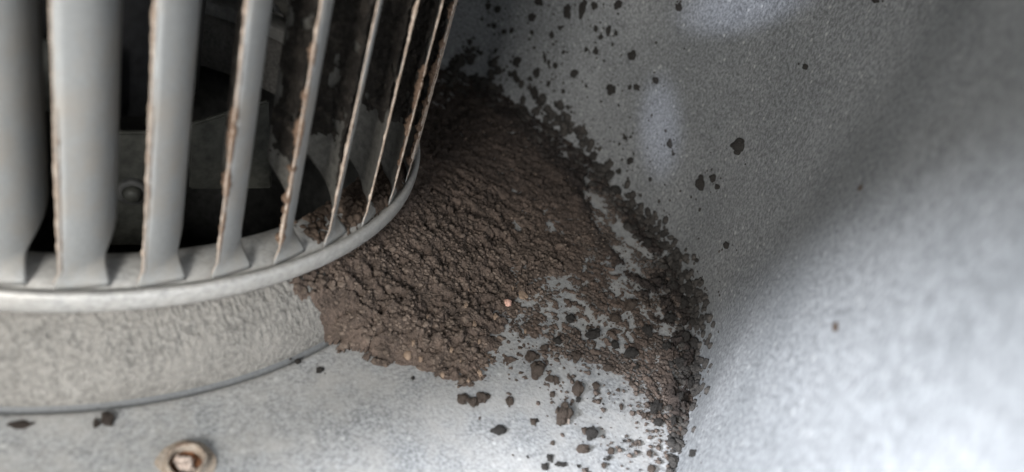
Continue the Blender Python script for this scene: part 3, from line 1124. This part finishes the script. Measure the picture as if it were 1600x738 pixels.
G2 = 'dark clods along the foot of the wall'
L2 = 'dark clod clinging just above the fold at the foot of the wall'
for x, y, w, h_ in [(872, 165, 16, 12), (928, 262, 16, 22), (955, 272, 18, 14), (968, 268, 12, 12), (961, 300, 22, 22), (979, 318, 10, 12), (992, 322, 8, 10), (983, 338, 12, 14), (1003, 345, 14, 26),
                    (1018, 357, 8, 22), (1026, 372, 12, 14), (1040, 365, 18, 18), (1040, 385, 22, 20), (1063, 397, 8, 12), (1090, 408, 10, 9), (990, 360, 14, 14), (1010, 385, 18, 26),
                    (1060, 415, 24, 26), (1082, 452, 16, 30), (1090, 470, 12, 18), (1085, 505, 18, 22), (1087, 540, 18, 24), (1076, 430, 16, 20), (1090, 575, 14, 22),
                    (1066, 480, 22, 28), (1070, 530, 22, 30), (1064, 570, 24, 30), (1075, 605, 20, 26), (1058, 630, 16, 24), (1050, 450, 22, 24), (1046, 500, 22, 26), (1040, 545, 20, 22), (1050, 662, 16, 24)]:
    lump('dirt_clod', x, y, w * 0.8, h_ * 0.72, L2, 'clod', M_DARK, G2)

G3 = 'crumbs on the bare plate'
L3 = 'brown dirt crumb on the bare plate between mat and wall'
for x, y, w, h_ in [(838, 583, 24, 26), (858, 594, 14, 12), (868, 596, 12, 14), (900, 610, 18, 24), (903, 626, 10, 10), (862, 618, 10, 10), (930, 605, 10, 14), (950, 577, 16, 10), (985, 555, 24, 16),
                    (830, 560, 20, 16), (900, 560, 14, 18), (925, 525, 22, 14), (890, 500, 14, 16), (960, 540, 14, 12), (1022, 640, 18, 22), (1028, 662, 18, 12), (1006, 650, 10, 10), (970, 637, 5, 12),
                    (912, 674, 10, 10), (862, 694, 8, 9), (954, 706, 12, 12), (950, 717, 7, 8), (943, 728, 10, 8), (1014, 710, 10, 10), (1017, 735, 14, 14), (858, 718, 12, 14), (872, 727, 12, 9), (850, 732, 14, 12),
                    (880, 728, 9, 8), (832, 662, 12, 14), (837, 660, 8, 8), (800, 714, 7, 9), (815, 692, 5, 6), (817, 702, 4, 5), (823, 716, 8, 7), (904, 730, 6, 6), (930, 628, 10, 5),
                    (770, 690, 6, 9), (780, 650, 4, 6), (810, 655, 5, 5), (800, 655, 5, 4), (780, 660, 5, 6), (985, 600, 8, 8), (965, 610, 6, 6), (994, 575, 10, 9), (1043, 717, 7, 6), (975, 690, 5, 5), (960, 500, 18, 14), (985, 480, 20, 16), (1010, 520, 18, 16), (870, 535, 14, 12), (850, 545, 12, 10)]:
    lump('dirt_crumb', x, y, w, h_, L3, 'crumb', M_CRUMB if random.random() < 0.65 else M_DARK, G3)

# grit around the single crumbs
sp = []
for x, y, w in GRIT:
    for q in range(random.randint(1, 5)):
        a, r = random.uniform(0, 6.28), w * random.uniform(0.5, 1.4)
        loc, n, dist, wl = seen(x + math.cos(a) * r, y + math.sin(a) * r)
        sp.append((loc, n, dist / FPX * random.choice((0.8, 1.0, 1.3, 1.8))))
thing(scatter('grit', sp, M_DARK), 'fine dark grit lying round the single crumbs and clods', 'grit', kind='stuff')

# pale grains in the mat's lower edge
G4 = 'pale grains in the dirt mat'
L4 = 'pale buff grain set in the brown dirt mat'
for x, y in [(640, 555), (715, 575), (748, 588), (730, 600), (700, 560), (770, 505), (655, 570), (690, 590), (760, 560), (726, 470), (800, 455), (720, 500), (820, 520), (745, 545), (600, 520), (580, 480), (660, 520)]:
    lump('grain', x, y, random.uniform(5, 11), random.uniform(5, 10), L4, 'grain', M_FLAKE, G4, sink=0.1)
